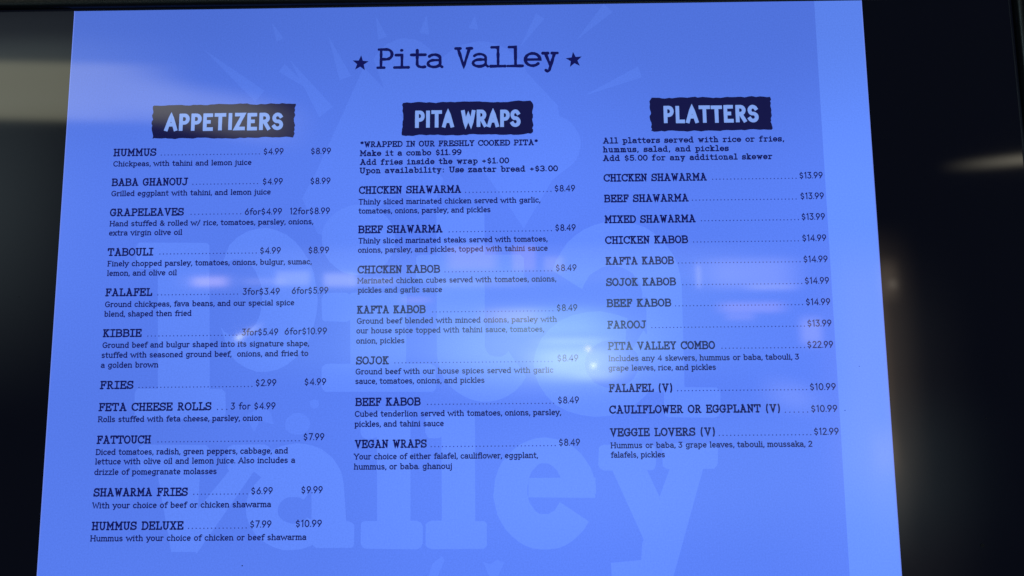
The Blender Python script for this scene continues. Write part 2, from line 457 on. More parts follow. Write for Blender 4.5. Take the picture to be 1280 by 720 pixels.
    G['x'] = (.60, [[(.07, 0), (.53, X)], [(.07, X), (.53, 0)]] + sf(.07, 0) + sf(.53, 0) + sf(.07, X) + sf(.53, X))
    G['y'] = (.62, [[(.06, X), (.32, .0)], [(.56, X), (.24, -.26), (.12, -.32)] if not slab else [(.56, X), (.28, -.20)] + E(.17, -.20, .11, .10, 0, -150, 5)] + sf(.06, X) + sf(.56, X))
    G['z'] = (.54, [[(.07, X), (.47, X), (.06, 0), (.49, 0)]] + tick(.07, X, X - .17) + tick(.49, 0, .18))
    G['0'] = (.66, [E(.33, .5, .27, .5, 0, 360)])
    if slab:
        G['1'] = (.56, [[(.10, .86), (.28, 1), (.28, 0)], [(.06, 0), (.50, 0)]])
    else:
        G['1'] = (.34, [[(.04, .86), (.20, 1), (.20, 0)]])
    G['2'] = (.62, [E(.31, .72, .23, .28, 160, -20, 8) + [(.08, 0), (.56, 0)]])
    G['3'] = (.60, [E(.28, .74, .22, .26, 150, -90, 9) + E(.28, .24, .25, .24, 90, -155, 10)] if slab else [[(.08, 1), (.50, 1), (.26, .60)] + E(.26, .30, .26, .30, 80, -150, 9)])
    G['4'] = (.66, [[(.48, 0), (.48, 1), (.05, .28), (.62, .28)]])
    G['5'] = (.60, [[(.50, 1), (.15, 1), (.11, .56)] + E(.28, .32, .25, .32, 115, -150, 9)])
    G['6'] = (.64, [[(.46, 1), (.13, .45)] , E(.32, .31, .25, .31, 0, 360)] if not slab else [E(.42, .42, .34, .58, 80, 200, 6), E(.32, .31, .25, .31, 0, 360)])
    G['7'] = (.58, [[(.05, 1), (.54, 1), (.20, 0)]])
    G['8'] = (.62, [E(.31, .76, .20, .24, 0, 360), E(.31, .26, .25, .26, 0, 360)])
    G['9'] = (.64, [[(.20, 0), (.52, .55)], E(.32, .69, .25, .31, 0, 360)] if not slab else [E(.22, .58, .34, .58, -100, 20, 6), E(.32, .69, .25, .31, 0, 360)])
    G['$'] = (.60, [E(.30, .67, .20, .20, 30, 250, 8) + E(.30, .27, .22, .20, 75, -150, 9), [(.30, 1.04), (.30, .88)], [(.30, .06), (.30, -.10)]])
    if not slab and not s:
        G['$'] = (.68, G['$'][1])
    G['.'] = (.26 if slab else .12, [[(.05, .03), (.06, .04)]])
    G[','] = (.22 if slab else .13, [[(.12, .05), (.05, -.17)]])
    G[':'] = (.30, [[(.14, .05), (.15, .06)], [(.14, X - .1), (.15, X - .09)]])
    G['*'] = (.50, [[(.25, 1.02), (.25, .62)], [(.07, .92), (.43, .72)], [(.07, .72), (.43, .92)]])
    G['+'] = (.56, [[(.06, .40), (.50, .40)], [(.28, .62), (.28, .18)]])
    G['&'] = (.76, [[(.70, 0), (.20, .66)] + E(.32, .80, .16, .20, 215, -30, 9) + [(.20, .46)] + E(.32, .24, .25, .24, 120, 330, 8) + [(.68, .46)]])
    G['/'] = (.46, [[(.04, -.08), (.42, 1.05)]])
    G['('] = (.34, [E(.40, .46, .30, .78, 130, 230, 8)])
    G[')'] = (.34, [E(-.06, .46, .30, .78, 50, -50, 8)])
    G[' '] = (.36, [])
    if slab:                            # typewriter letters: nearly one width for all
        WID = {'I': .48, 'M': .86, 'W': .88, 'E': .66, 'F': .64, 'L': .64, 'P': .68, 'S': .64, 'J': .66, 'A': .80, 'V': .78,
               'm': .74, 'w': .76, 'i': .44, 'l': .44, 't': .44, 'f': .46, 'j': .36, 'r': .50, 's': .44, 'c': .48, 'e': .50, 'a': .54,
               'o': .50, 'z': .46, 'x': .58, 'y': .60, 'v': .58, '1': .42}
        for c in list(G):
            if c.isalnum():
                xs = [p[0] for st in G[c][1] for p in st]
                lo, hi = min(xs), max(xs)
                w = WID.get(c, .72 if c.isupper() else .54 if c.isdigit() else .58)
                k = w / (hi - lo)
                G[c] = (w, [[((px - lo) * k, py) for px, py in st] for st in G[c][1]])
    return G


FONT = {'type': glyphs(.68, .15, True), 'fine': glyphs(.69, .085, False), 'bold': glyphs(.7, 0, False), 'fig': glyphs(.64, 0, False)}


def write(sheet, text, x0, x1, base, cap, pen, font, gap=0.06, cap_style='round', rough=0.0, wobble=0.0, mono=0):
    """Set text between x0 and x1 with its baseline at base; cap and pen in millimetres."""
    G = FONT[font]
    H = cap - pen
    advs = [G[c][0] + gap for c in text]
    if mono:
        advs = [mono] * len(text)
    natural = (sum(advs) - gap) * H
    sx = (x1 - x0 - pen) / natural if natural > 0 else 1.0
    x = x0 + pen / 2
    for c, a in zip(text, advs):
        ox, oy = random.uniform(-wobble, wobble), random.uniform(-wobble, wobble)
        for st in G[c][1]:
            if mono:
                k = (mono - gap * (1 if c.islower() else .4)) / G[c][0]
                k = k if c.islower() or k < 1 else 1
            pts = [(x + px * H * sx * (k if mono else 1) + ox, base - pen / 2 - py * H + oy) for px, py in st]
            sheet.stroke(pts, pen, cap_style, rough)
        x += a * H * sx
    return sheet


# ------------------------------------------------------------------ the menu, millimetres on the lit picture
APPETIZERS = [
    ('HUMMUS', (55.1, 103.3, 172.8), (108.9, 218.9, 172.5), [('$4.99', 223.0, 246.4, 172.9), ('$8.99', 276.1, 299.5, 173.1)], [('Chickpeas, with tahini and lemon juice', 55.0, 210.9, 184.8)]),
    ('BABA GHANOUJ', (55.4, 140.5, 207.0), (145.8, 217.9, 206.5), [('$4.99', 223.2, 246.5, 207.3), ('$8.99', 276.3, 299.7, 207.4)], [('Grilled eggplant with tahini, and lemon juice', 54.8, 233.5, 218.8)]),
    ('GRAPELEAVES', (55.3, 137.3, 241.3), (145.3, 200.4, 240.6), [('6for$4.99', 204.4, 246.6, 241.4), ('12for$8.99', 254.6, 299.8, 241.4)], [('Hand stuffed & rolled w/ rice, tomatoes, parsley, onions,', 54.8, 281.4, 252.9), ('extra virgin olive oil', 54.7, 136.9, 263.3)]),
    ('TABOULI', (55.3, 105.7, 285.9), (112.8, 219.1, 284.8), [('$4.99', 222.7, 246.6, 285.3), ('$8.99', 276.0, 299.8, 285.4)], [('Finely chopped parsley, tomatoes, onions, bulgur, sumac,', 55.1, 280.7, 297.7), ('lemon, and olive oil', 55.3, 133.0, 308.3)]),
    ('FALAFEL', (54.8, 106.7, 330.6), (112.8, 200.1, 330.1), [('3for$3.49', 205.4, 246.8, 330.5), ('6for$5.99', 258.9, 299.9, 330.0)], [('Ground chickpeas, fava beans, and our special spice', 54.9, 263.0, 342.7), ('blend, shaped then fried', 54.8, 151.1, 353.2)]),
    ('KIBBIE', (54.9, 97.4, 375.3), (104.1, 200.9, 375.0), [('3for$5.49', 206.0, 246.4, 374.9), ('6for$10.99', 252.3, 299.4, 374.4)], [('Ground beef and bulgur shaped into its signature shape,', 54.8, 280.0, 387.2), ('stuffed with seasoned ground beef,  onions, and fried to', 54.4, 279.7, 397.9), ('a golden brown', 54.4, 117.7, 408.7)]),
    ('FRIES', (54.6, 91.4, 431.2), (97.4, 219.3, 430.3), [('$2.99', 222.7, 246.0, 429.5), ('$4.99', 275.3, 299.7, 429.0)], []),
    ('FETA CHEESE ROLLS', (54.6, 176.7, 454.7), (183.1, 193.1, 454.4), [('3 for $4.99', 196.9, 245.9, 454.2)], [('Rolls stuffed with feta cheese, parsley, onion', 54.6, 232.2, 466.5)]),
    ('FATTOUCH', (54.2, 113.4, 489.2), (120.8, 271.7, 488.1), [('$7.99', 275.7, 299.0, 487.2)], [('Diced tomatoes, radish, green peppers, cabbage, and', 54.4, 260.5, 501.0), ('lettuce with olive oil and lemon juice. Also includes a', 54.3, 268.5, 510.9), ('drizzle of pomegranate molasses', 54.0, 185.5, 521.8)]),
    ('SHAWARMA FRIES', (54.1, 155.2, 544.0), (161.5, 218.0, 542.9), [('$6.99', 221.7, 245.6, 542.9), ('$9.99', 274.8, 298.5, 542.3)], [('With your choice of beef or chicken shawarma', 54.0, 244.3, 556.4)]),
    ('HUMMUS DELUXE', (54.5, 152.2, 578.5), (157.5, 218.3, 577.8), [('$7.99', 221.7, 245.3, 577.1), ('$10.99', 269.8, 298.4, 576.8)], [('Hummus with your choice of chicken or beef shawarma', 53.7, 282.4, 590.1)]),
]
WRAPS = [
    ('CHICKEN SHAWARMA', (330.9, 444.6, 219.2), (449.3, 543.6, 219.3), [('$8.49', 547.2, 570.9, 219.0)], [('Thinly sliced marinated chicken served with garlic,', 330.4, 532.0, 231.4), ('tomatoes, onions, parsley, and pickles', 330.6, 477.3, 241.7)]),
    ('BEEF SHAWARMA', (331.0, 424.1, 263.6), (431.2, 543.5, 263.5), [('$8.49', 547.2, 570.7, 263.3)], [('Thinly sliced marinated steaks served with tomatoes,', 330.9, 539.3, 275.2), ('onions, parsley, and pickles, topped with tahini sauce', 330.6, 539.6, 285.5)]),
    ('CHICKEN KABOB', (330.8, 421.5, 308.3), (426.7, 543.1, 308.0), [('$8.49', 547.1, 570.8, 307.9)], [('Marinated chicken cubes served with tomatoes, onions,', 330.5, 548.1, 319.5), ('pickles and garlic sauce', 331.2, 424.0, 329.9)]),
    ('KAFTA KABOB', (330.8, 405.9, 352.4), (413.4, 543.7, 351.8), [('$8.49', 547.4, 570.8, 351.7)], [('Ground beef blended with minced onions, parsley with', 330.6, 548.3, 363.6), ('our house spice topped with tahini sauce, tomatoes,', 330.3, 534.3, 374.1), ('onion, pickles', 330.3, 383.6, 385.1)]),
    ('SOJOK', (330.4, 366.7, 407.4), (372.9, 541.9, 406.5), [('$8.49', 547.1, 570.8, 406.1)], [('Ground beef with our house spices served with garlic', 330.2, 543.7, 418.2), ('sauce, tomatoes, onions, and pickles', 330.1, 469.9, 428.4)]),
    ('BEEF KABOB', (330.5, 401.1, 451.6), (408.3, 543.0, 451.0), [('$8.49', 547.1, 570.6, 450.8)], [('Cubed tenderlion served with tomatoes, onions, parsley,', 330.1, 551.0, 463.2), ('pickles, and tahini sauce', 330.1, 426.2, 473.8)]),
    ('VEGAN WRAPS', (330.4, 407.8, 495.9), (412.4, 544.0, 495.4), [('$8.49', 547.4, 570.8, 495.2)], [('Your choice of either falafel, cauliflower, eggplant,', 330.1, 525.8, 507.9), ('hummus, or baba. ghanouj', 330.1, 435.3, 518.4)]),
]
PLATTERS = [
    ('CHICKEN SHAWARMA', (601.8, 716.2, 208.5), (722.4, 814.2, 207.6), [('$13.99', 817.4, 844.1, 207.5)], []),
    ('BEEF SHAWARMA', (601.9, 695.2, 231.9), (699.2, 812.9, 231.0), [('$13.99', 817.2, 844.0, 230.8)], []),
    ('MIXED SHAWARMA', (602.3, 702.0, 255.3), (708.1, 814.1, 254.2), [('$13.99', 817.2, 843.8, 254.0)], []),
    ('CHICKEN KABOB', (601.7, 692.9, 278.5), (698.7, 812.8, 277.8), [('$14.99', 816.6, 843.8, 277.8)], []),
    ('KAFTA KABOB', (601.6, 676.6, 301.6), (681.3, 813.3, 300.9), [('$14.99', 816.6, 843.9, 301.2)], []),
    ('SOJOK KABOB', (601.7, 678.0, 324.9), (685.1, 813.8, 324.8), [('$14.99', 816.8, 844.0, 324.8)], []),
    ('BEEF KABOB', (601.8, 672.1, 347.9), (676.5, 813.3, 347.8), [('$14.99', 816.6, 843.9, 348.0)], []),
    ('FAROOJ', (601.9, 644.3, 371.4), (650.2, 814.2, 371.1), [('$13.99', 816.9, 843.8, 371.2)], []),
    ('PITA VALLEY COMBO', (602.3, 717.4, 394.3), (724.6, 812.9, 394.1), [('$22.99', 815.5, 844.1, 394.1)], [('Includes any 4 skewers, hummus or baba, tabouli, 3', 602.1, 806.9, 406.6), ('grape leaves, rice, and pickles', 601.8, 717.7, 416.8)]),
    ('FALAFEL (V)', (601.8, 670.6, 439.3), (675.5, 812.5, 438.9), [('$10.99', 815.6, 844.3, 439.1)], []),
    ('CAULIFLOWER OR EGGPLANT (V)', (601.9, 784.1, 462.0), (788.8, 812.3, 462.5), [('$10.99', 815.6, 844.4, 462.1)], []),
    ('VEGGIE LOVERS (V)', (602.1, 714.1, 485.9), (717.8, 814.3, 486.2), [('$12.99', 817.3, 844.4, 486.0)], [('Hummus or baba, 3 grape leaves, tabouli, moussaka, 2', 602.1, 815.8, 498.4), ('falafels, pickles', 602.1, 660.2, 508.2)]),
]
WRAP_NOTES = [
    ('*WRAPPED IN OUR FRESHLY COOKED PITA*', 331.3, 530.4, 165.8),
    ('Make it a combo $11.99', 331.1, 444.9, 176.0),
    ('Add fries inside the wrap +$1.00', 331.3, 497.8, 186.2),
    ('Upon availability: Use zaatar bread +$3.00', 331.2, 551.9, 195.9),
]
PLATTER_NOTES = [
    ('All platters served with rice or fries,', 602.1, 804.2, 164.9),
    ('hummus, salad, and pickles', 601.9, 741.7, 175.1),
    ('Add $5.00 for any additional skewer', 601.6, 789.5, 185.0),
]
LOGO_LETTERS = [
    ([(161, 272), (163, 272), (165, 273), (167, 275), (167, 278), (168, 295), (168, 297), (166, 299), (164, 301), (162, 301), (93, 300), (91, 300), (89, 298), (87, 296), (87, 294), (86, 277), (86, 275), (87, 273), (89, 271), (92, 271)], None),
    ([(166, 296), (167, 296), (168, 296), (168, 297), (168, 298), (174, 438), (174, 438), (173, 439), (173, 439), (172, 439), (119, 439), (119, 439), (118, 438), (118, 438), (118, 437), (111, 297), (111, 296), (111, 296), (112, 295), (112, 295)], None),
    ([(185, 432), (187, 432), (189, 434), (191, 436), (191, 438), (192, 458), (191, 460), (190, 462), (188, 464), (186, 464), (100, 463), (98, 463), (96, 462), (94, 460), (94, 457), (93, 437), (93, 435), (94, 433), (96, 431), (98, 431)], None),
    ([(189, 275), (198, 266), (208, 260), (219, 257), (230, 256), (241, 259), (252, 264), (262, 272), (270, 282), (278, 294), (283, 307), (286, 322), (288, 337), (287, 352), (284, 366), (280, 379), (273, 390), (265, 400), (256, 407), (246, 412), (235, 414), (224, 414), (213, 410), (203, 404), (194, 396)], [(180, 301), (184, 296), (189, 293), (194, 291), (199, 291), (205, 292), (210, 295), (215, 299), (219, 304), (222, 311), (225, 318), (227, 326), (227, 333), (227, 341), (226, 349), (224, 356), (221, 362), (217, 367), (213, 371), (208, 374), (202, 375), (197, 375), (192, 373), (187, 370), (183, 365)]),
    ([(372, 271), (371, 262), (368, 254), (363, 246), (356, 240), (348, 235), (340, 232), (331, 231), (322, 232), (313, 235), (305, 240), (299, 246), (294, 253), (291, 262), (291, 270), (292, 279), (295, 287), (300, 295), (307, 301), (314, 306), (323, 309), (332, 310), (341, 309), (349, 306), (357, 302), (363, 296), (368, 288), (371, 280)], None),
    ([(319, 329), (321, 330), (323, 331), (325, 333), (325, 335), (326, 355), (325, 357), (324, 359), (322, 360), (320, 361), (299, 360), (296, 360), (294, 359), (293, 357), (293, 354), (292, 335), (293, 333), (294, 331), (296, 329), (298, 329)], None),
    ([(383, 330), (384, 330), (384, 330), (384, 331), (385, 332), (385, 411), (385, 412), (385, 413), (384, 413), (384, 413), (327, 413), (326, 412), (325, 412), (325, 411), (325, 411), (323, 331), (324, 330), (324, 330), (325, 329), (325, 329)], None),
    ([(411, 407), (413, 408), (415, 409), (417, 411), (417, 413), (417, 431), (417, 434), (416, 435), (414, 437), (411, 437), (300, 436), (298, 436), (296, 434), (295, 432), (294, 430), (294, 412), (294, 410), (296, 408), (297, 407), (300, 406)], None),
    ([(468, 238), (469, 238), (470, 239), (470, 240), (470, 241), (470, 392), (470, 393), (469, 394), (468, 395), (467, 395), (421, 395), (420, 394), (419, 394), (418, 393), (418, 392), (417, 240), (418, 239), (418, 238), (419, 238), (420, 238)], None),
    ([(507, 289), (509, 289), (511, 291), (513, 293), (513, 295), (513, 313), (512, 315), (511, 317), (509, 318), (507, 319), (401, 318), (399, 317), (397, 316), (395, 314), (395, 311), (395, 294), (395, 291), (397, 289), (399, 288), (401, 288)], None),
    ([(418, 394), (419, 404), (422, 414), (426, 423), (432, 431), (439, 437), (447, 442), (456, 446), (466, 448), (475, 448), (485, 446), (494, 442), (502, 437), (509, 430), (514, 422)], [(470, 388), (470, 390), (471, 392), (472, 395), (473, 396), (475, 398), (478, 399), (480, 400), (482, 400), (485, 400), (488, 400), (490, 399), (492, 398), (494, 396), (495, 394)]),
    ([(544, 307), (548, 296), (554, 286), (561, 276), (570, 268), (579, 262), (590, 257), (601, 254), (613, 252), (624, 253), (635, 256), (646, 260), (655, 266), (664, 274), (671, 283), (677, 293), (681, 304), (683, 316), (684, 328)], [(576, 328), (578, 323), (581, 318), (584, 313), (588, 310), (593, 307), (598, 304), (603, 303), (608, 302), (613, 303), (618, 304), (623, 306), (628, 309), (632, 312), (635, 317), (638, 321), (640, 327), (641, 332), (641, 338)]),
    ([(645, 327), (684, 323), (683, 440), (644, 439)], None),
    ([(715, 435), (717, 435), (719, 437), (720, 438), (721, 441), (720, 461), (719, 463), (718, 465), (716, 466), (713, 467), (666, 466), (664, 466), (662, 465), (661, 463), (660, 460), (661, 440), (661, 438), (663, 436), (665, 435), (667, 434)], None),
    ([(624, 360), (610, 355), (595, 352), (580, 353), (565, 356), (551, 362), (540, 371), (531, 381), (525, 393), (522, 406), (523, 419), (528, 431), (535, 442), (545, 452), (558, 459), (572, 463), (587, 465), (602, 464), (616, 460), (629, 453), (640, 444), (649, 434), (654, 422), (656, 409), (654, 396), (650, 384), (641, 373)], [(621, 387), (615, 385), (609, 383), (602, 384), (596, 385), (590, 388), (585, 392), (581, 397), (578, 402), (577, 408), (578, 414), (579, 419), (583, 424), (587, 429), (593, 432), (599, 434), (605, 435), (612, 434), (618, 432), (624, 429), (629, 425), (632, 420), (635, 415), (635, 409), (635, 403), (633, 398), (629, 393)]),
    ([(170, 491), (172, 491), (174, 493), (176, 495), (176, 497), (177, 513), (177, 516), (175, 518), (173, 519), (171, 519), (106, 519), (104, 518), (102, 517), (101, 515), (100, 513), (99, 496), (100, 494), (101, 492), (103, 491), (105, 490)], None),
    ([(235, 491), (237, 492), (239, 493), (241, 495), (241, 497), (242, 514), (241, 516), (240, 518), (238, 519), (236, 520), (202, 519), (200, 519), (198, 518), (196, 516), (196, 514), (195, 497), (195, 495), (197, 493), (199, 492), (201, 491)], None),
    ([(121, 517), (167, 518), (166, 601), (140, 601)], None),
    ([(198, 518), (225, 518), (167, 603), (151, 577)], None),
    ([(224, 519), (228, 512), (233, 506), (238, 500), (245, 496), (253, 493), (261, 491), (270, 490), (279, 491), (287, 493), (295, 496), (302, 501), (308, 506), (313, 513), (317, 520), (319, 528), (320, 535)], [(239, 530), (240, 526), (242, 523), (245, 520), (249, 518), (252, 516), (256, 515), (260, 515), (265, 515), (269, 516), (272, 518), (276, 521), (279, 523), (281, 527), (283, 530), (284, 534), (285, 538)]),
    ([(286, 533), (320, 532), (324, 578), (287, 578)], None),
    ([(326, 571), (328, 572), (330, 573), (332, 575), (332, 577), (332, 593), (332, 595), (331, 597), (329, 598), (327, 598), (294, 598), (292, 598), (290, 596), (288, 594), (288, 592), (287, 577), (288, 575), (289, 573), (291, 572), (293, 571)], None),
    ([(295, 525), (287, 520), (278, 517), (268, 515), (258, 515), (249, 517), (240, 521), (232, 526), (226, 532), (221, 540), (218, 548), (217, 556), (218, 565), (221, 573), (226, 581), (232, 588), (240, 593), (248, 597), (258, 600), (268, 600), (277, 599), (286, 596), (295, 592), (302, 586), (307, 579)], [(278, 549), (275, 547), (272, 546), (269, 546), (265, 546), (262, 546), (259, 547), (256, 549), (254, 551), (252, 554), (251, 556), (251, 559), (251, 562), (252, 565), (254, 567), (256, 569), (259, 571), (262, 572), (265, 573), (268, 573), (272, 573), (275, 572), (278, 571), (280, 569), (282, 567)]),
    ([(350, 459), (352, 459), (354, 460), (355, 462), (356, 465), (356, 480), (356, 482), (354, 484), (352, 485), (350, 486), (343, 486), (341, 485), (339, 484), (338, 482), (337, 480), (337, 464), (337, 462), (339, 460), (341, 459), (343, 459)], None),
    ([(387, 457), (388, 458), (389, 458), (390, 459), (390, 460), (391, 573), (391, 574), (390, 574), (389, 575), (388, 575), (358, 575), (357, 575), (356, 574), (356, 573), (356, 572), (354, 460), (354, 459), (355, 458), (356, 457), (357, 457)], None),
    ([(398, 571), (400, 572), (402, 573), (403, 575), (404, 577), (404, 594), (403, 596), (402, 598), (400, 599), (398, 600), (345, 599), (343, 599), (341, 597), (340, 596), (339, 593), (339, 576), (339, 574), (340, 572), (342, 571), (345, 571)], None),
    ([(419, 459), (421, 460), (423, 461), (425, 463), (425, 465), (425, 480), (425, 483), (423, 484), (421, 486), (419, 486), (412, 486), (410, 486), (408, 484), (407, 482), (406, 480), (406, 465), (407, 463), (408, 461), (410, 460), (412, 459)], None),
    ([(457, 458), (458, 458), (458, 459), (459, 459), (459, 460), (459, 573), (459, 574), (458, 575), (457, 575), (456, 576), (426, 575), (425, 575), (424, 575), (424, 574), (424, 573), (423, 460), (424, 459), (424, 458), (425, 458), (426, 458)], None),
    ([(466, 572), (468, 572), (470, 573), (471, 575), (471, 577), (471, 594), (471, 597), (470, 598), (468, 600), (466, 600), (413, 600), (411, 599), (409, 598), (407, 596), (407, 594), (407, 577), (407, 575), (409, 573), (410, 572), (413, 571)], None),
    ([(586, 545), (586, 535), (584, 527), (581, 518), (576, 510), (571, 503), (564, 497), (557, 492), (549, 489), (540, 487), (532, 486), (523, 487), (514, 490), (507, 493), (499, 499), (493, 505), (487, 512), (483, 520), (480, 529), (479, 538), (478, 547), (480, 556), (482, 565), (486, 573), (491, 581), (497, 587), (504, 593), (511, 597), (519, 600), (528, 601), (536, 601), (545, 600), (553, 597), (560, 593), (567, 587), (573, 581), (578, 573)], [(551, 539), (551, 535), (550, 531), (549, 527), (547, 524), (546, 521), (543, 518), (541, 516), (538, 514), (535, 513), (532, 513), (529, 513), (526, 514), (524, 516), (521, 519), (519, 521), (517, 525), (516, 528), (515, 532), (514, 537), (514, 541), (514, 545), (515, 549), (516, 553), (518, 556), (520, 559), (522, 562), (525, 564), (528, 565), (531, 565), (534, 565), (536, 565), (539, 563), (542, 562), (544, 559), (546, 556), (548, 553)]),
    ([(515, 528), (586, 528), (585, 549), (515, 548)], None),
    ([(645, 495), (647, 495), (649, 496), (650, 498), (650, 501), (650, 515), (649, 518), (648, 520), (646, 521), (644, 521), (595, 521), (593, 520), (591, 519), (590, 517), (589, 515), (590, 500), (590, 498), (591, 496), (593, 495), (596, 494)], None),
    ([(710, 494), (712, 494), (714, 495), (715, 497), (716, 499), (715, 514), (714, 517), (713, 518), (711, 520), (709, 520), (662, 520), (660, 519), (658, 518), (657, 516), (657, 514), (657, 499), (658, 497), (659, 495), (661, 494), (663, 493)], None),
    ([(603, 519), (640, 520), (663, 572), (640, 604)], None),
    ([(665, 518), (700, 518), (664, 630), (629, 640), (633, 596)], None),
    ([(600, 615), (635, 612), (665, 625), (629, 648), (601, 640)], None),
]
LOGO_ART = [
    ([(334, 72), (357, 97), (394, 158), (425, 204), (412, 238), (377, 217), (343, 242), (305, 270), (286, 263), (268, 223), (283, 193), (308, 134)], None),
    ([(345, 62), (349, 56), (354, 50), (359, 45), (366, 42), (372, 39), (379, 38), (386, 39), (393, 40), (399, 43), (405, 48), (411, 53), (415, 59), (419, 66), (421, 74), (423, 82), (423, 90), (422, 98), (421, 106), (418, 113), (414, 119), (403, 135), (367, 125)], None),
    ([(417, 70), (422, 63), (429, 57), (436, 51), (444, 47), (453, 45), (462, 43), (471, 43), (480, 45), (488, 48), (496, 52), (503, 58), (510, 65), (515, 72), (518, 80), (553, 120), (554, 132), (557, 133), (564, 137), (569, 142), (573, 148), (576, 154), (578, 162), (577, 169), (575, 177), (572, 183), (567, 189), (561, 193), (545, 206), (513, 260), (500, 239), (470, 196), (430, 172), (419, 126)], None),
    ([(228, 17), (234, 40), (242, 36)], None),
    ([(293, 34), (307, 87), (320, 82)], None),
    ([(250, 62), (285, 130), (300, 118)], None),
    ([(405, 10), (397, 32), (408, 34)], None),
    ([(460, 12), (453, 27), (464, 29)], None),
    ([(511, 51), (539, 17), (530, 10)], None),
    ([(347, 11), (350, 39), (360, 36)], None),
    ([(575, 43), (617, 10), (607, 0)], None),
    ([(281, 103), (244, 67), (238, 76)], None),
    ([(582, 109), (648, 88), (644, 75)], None),
    ([(151, 48), (212, 111), (222, 98)], None),
    ([(283, 470), (282, 465), (278, 461), (272, 458), (266, 458), (261, 461), (257, 465), (256, 470), (257, 475), (261, 479), (267, 481), (273, 481), (278, 479), (282, 475)], None),
    ([(292, 449), (291, 445), (287, 444), (283, 445), (282, 449), (283, 452), (287, 454), (291, 452)], None),
    ([(214, 461), (229, 451), (240, 457), (244, 470), (229, 466), (223, 478)], None),
    ([(414, 615), (424, 607), (427, 611), (420, 627), (410, 629)], None),
    ([(467, 613), (474, 616), (482, 611), (489, 614), (482, 629), (474, 629)], None),
]

# ------------------------------------------------------------------ the wall and the display
def box(v, f, x0, x1, y0, y1, z0, z1):
    b = len(v)
    v += [(x0, y0, z0), (x1, y0, z0), (x1, y1, z0), (x0, y1, z0), (x0, y0, z1), (x1, y0, z1), (x1, y1, z1), (x0, y1, z1)]
    f += [(b, b + 3, b + 2, b + 1), (b + 4, b + 5, b + 6, b + 7), (b, b + 1, b + 5, b + 4), (b + 1, b + 2, b + 6, b + 5), (b + 2, b + 3, b + 7, b + 6), (b + 3, b, b + 4, b + 7)]


display = bpy.data.objects.new("menu_display", None)
COL.objects.link(display)
display.location = (0, 0, 0)
display['label'] = "wide black glossy framed screen lit blue, showing the restaurant menu in three columns"
display['category'] = "menu screen"

XL, XR, ZB, ZT = -0.612, 0.6185, TOP - 0.681, TOP + 0.0026


def ring_frame():
    """Glossy surround: swept section with a rounded lip, inner edge XL..XR, ZB..ZT."""
    sec = [(0.0, 0.004), (0.0, -0.0035), (0.0012, -0.0075), (0.0035, -0.0095), (0.007, -0.0102), (0.020, -0.0104), (0.0225, -0.0092), (0.024, -0.006), (0.024, 0.03)]
    v, f = [], []
    for (sx, sz, cx, cz) in ((-1, -1, XL, ZB), (1, -1, XR, ZB), (1, 1, XR, ZT), (-1, 1, XL, ZT)):
        for o, y in sec:
            v.append((cx + sx * o, y, cz + sz * o))
    n = len(sec)
    for k in range(4):
        for i in range(n - 1):
            a, b = k * n + i, ((k + 1) % 4) * n + i
            f.append((a, a + 1, b + 1, b))
    return v, f


v, f = ring_frame()
fr = link("frame", v, f, 'frame', display, smooth=True)
v, f = [], []
box(v, f, XL - 0.02, XR + 0.02, 0.006, 0.06, ZB - 0.02, ZT + 0.02)
link("housing", v, f, 'housing', display)
# the dark panel either side of the picture
v, f = [], []
box(v, f, XL - 0.001, XR + 0.001, 0.0, 0.005, ZB - 0.001, ZT + 0.001)
panel = link("screen_panel", v, f, 'panel', display)


def rect_mesh(x0, x1, y0, y1, lift, name, mat, parent, label=None):
    v = [W(x0, y1, lift), W(x1, y1, lift), W(x1, y0, lift), W(x0, y0, lift)]
    return link(name, v, [(0, 1, 2, 3)], mat, parent, label)


picture = rect_mesh(0, 846.2, 0, 675, 0.00004, "menu_picture", 'blue', display)
rect_mesh(846.2, 900, 0, 675, 0.00004, "picture_margin", 'strip', display, "paler blue margin strip down the right side")
e = Sheet('watermark')
e.poly([(0, 0), (.9, 0), (.9, 675), (0, 675)])
e.build("picture_edge", 'edge', picture)
e = Sheet('watermark')
e.poly([(898.9, 0), (900, 0), (900, 675), (898.9, 675)])
e.build("picture_edge", 'edge', picture)


sh = Sheet('watermark')
for i, (a, b) in enumerate(LOGO_ART):
    sh = Sheet('watermark')
    sh.l += 0.0000006 * i
    sh.poly(a)
    sh.build(*(("watermark_wrap", 'art', display, "faint pale blue shape of a stuffed wrap") if i < 3 else ("watermark_mark", 'art', display, "faint pale ray or scrap around the wraps")))
sh = Sheet('watermark')
sh.l += 0.00004
for a, b in LOGO_LETTERS:
    if b:
        sh.strip(a, b)
    else:
        sh.poly(a)
sh.build("watermark_lettering", 'ghost', display, "faint pale blue lettering reading pita valley")

# title and its stars
sh = Sheet('text')
write(sh, "Pita", 348.3, 424.6, 74.6, 25.0, 3.4, 'type', gap=.12, rough=0.16, mono=.80)
write(sh, "Valley", 436.4, 555.0, 74.6, 25.0, 3.4, 'type', gap=.12, rough=0.16, mono=.80)
title = sh.build("title_lettering", 'ink', display, "typewriter title reading Pita Valley")
for cx, cy, tip in ((330.4, 67.4, 4), (572.0, 66.6, -6)):
    sh = Sheet('text')
    pts = []
    for i in range(10):
        r = 9.6 if i % 2 == 0 else 4.0
        a = radians(-90 + 36 * i + tip)
        pts.append((cx + r * cos(a), cy + r * sin(a)))
    sh.poly(pts)
    sh.build("star", 'ink', display)


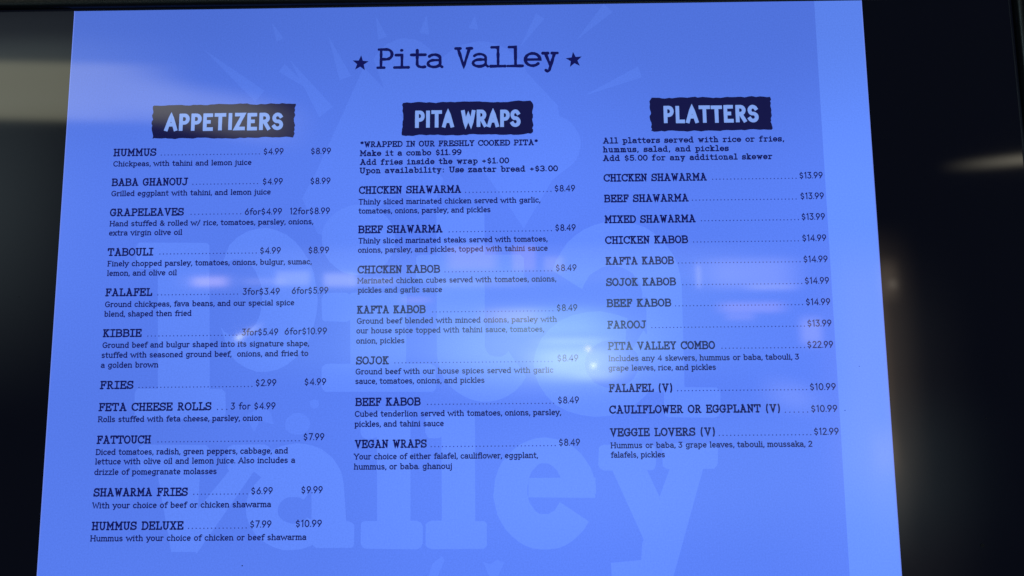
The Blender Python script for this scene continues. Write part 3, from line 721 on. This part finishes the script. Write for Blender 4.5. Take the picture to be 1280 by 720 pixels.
def torn_banner(x0, x1, y0, y1):
    pts = []
    def edge(ax, ay, bx, by, step, amp):
        d = math.hypot(bx - ax, by - ay)
        n = int(d / step)
        nx, ny = (by - ay) / d, -(bx - ax) / d
        off = 0.0
        for i in range(n):
            t = (i + random.uniform(0, .5)) / n
            off = off * 0.5 + random.uniform(-amp, amp)
            pts.append((ax + (bx - ax) * t + nx * off, ay + (by - ay) * t + ny * off))
    edge(x0, y0, x1, y0, 4.0, 0.75)
    edge(x1, y0, x1, y1, 2.4, 1.1)
    edge(x1, y1, x0, y1, 4.0, 0.75)
    edge(x0, y1, x0, y0, 2.4, 1.1)
    return pts


SECTIONS = (
    ("APPETIZERS", (97.0, 257.8, 113.6, 153.2), (109.8, 245.3, 144.3), APPETIZERS, ()),
    ("PITA WRAPS", (378.8, 524.2, 114.6, 152.7), (391.0, 511.7, 144.2), WRAPS, WRAP_NOTES),
    ("PLATTERS", (656.4, 790.4, 112.6, 151.4), (669.1, 777.2, 142.5), PLATTERS, PLATTER_NOTES),
)
for title_text, bx, tx, rows, notes in SECTIONS:
    sh = Sheet('banner')
    sh.poly(torn_banner(*bx))
    ban = sh.build("heading_banner", 'banner', display, "torn navy banner reading " + title_text)
    sh = Sheet('text')
    write(sh, title_text, *tx, 20.4, 4.2, 'bold', gap=0.24, cap_style='square', rough=0.04, wobble=0.25)
    sh.build("heading_lettering", 'head', ban)
    for text, x0, x1, y in notes:
        sh = Sheet('text')
        write(sh, text, x0, x1, y, 7.0, 1.36, 'type', gap=.2, rough=0.10)
        sh.build("section_note", 'ink', display, "note reading " + text.strip('*'))
    nx = sorted(r[1][0] for r in rows)[len(rows) // 2]
    for name, (x0, x1, y), (d0, d1, dy), prices, lines in rows:
        sh = Sheet('text')
        write(sh, name, nx, x1, y, 9.0, 1.62, 'type', gap=.20, rough=0.12)
        item = sh.build("dish_name", 'ink', display, "dish name reading " + name)
        sh = Sheet('text')
        n = max(2, round((d1 - d0) / 3.85))
        for i in range(n):
            sh.dot(d0 + (d1 - d0) * i / (n - 1), dy - 0.7, 0.72, 6)
        sh.build("dot_leader", 'dots', item)
        for text, a, b, py in prices:
            sh = Sheet('text')
            write(sh, text, a, b, py, 7.7, 1.14, 'fig', gap=0.12)
            sh.build("price", 'fine', item)
        if lines:
            sh = Sheet('text')
            for text, a, b, ly in lines:
                write(sh, text, a, b, ly - 0.2, 6.5, 1.14, 'fine', gap=0.085)
            sh.build("description", 'fine', item)

# specks of dust on the screen
specks = [(215.5, 615.3, .8), (851.9, 460.5, .7), (-40, 330, .6), (-62, 331, .5), (1000, 470, .9), (985, 600, 2.2), (948, 430, .6), (870, 414, .5), (505, 655, .5), (930, 250, .5)]
sh = Sheet('text')
for x, y, r in specks:
    sh.poly([(x + r * random.uniform(.6, 1.1) * cos(a), y + r * random.uniform(.5, 1.0) * sin(a)) for a in [i * pi / 4 for i in range(8)]])
d = sh.build("dust", 'dust', display)
d['kind'] = "stuff"

v, f = [], []
box(v, f, -2.6, 2.6, 0.075, 0.2, 0.0, 3.2)
wall = link("wall", v, f, 'wall')
wall['kind'] = "structure"
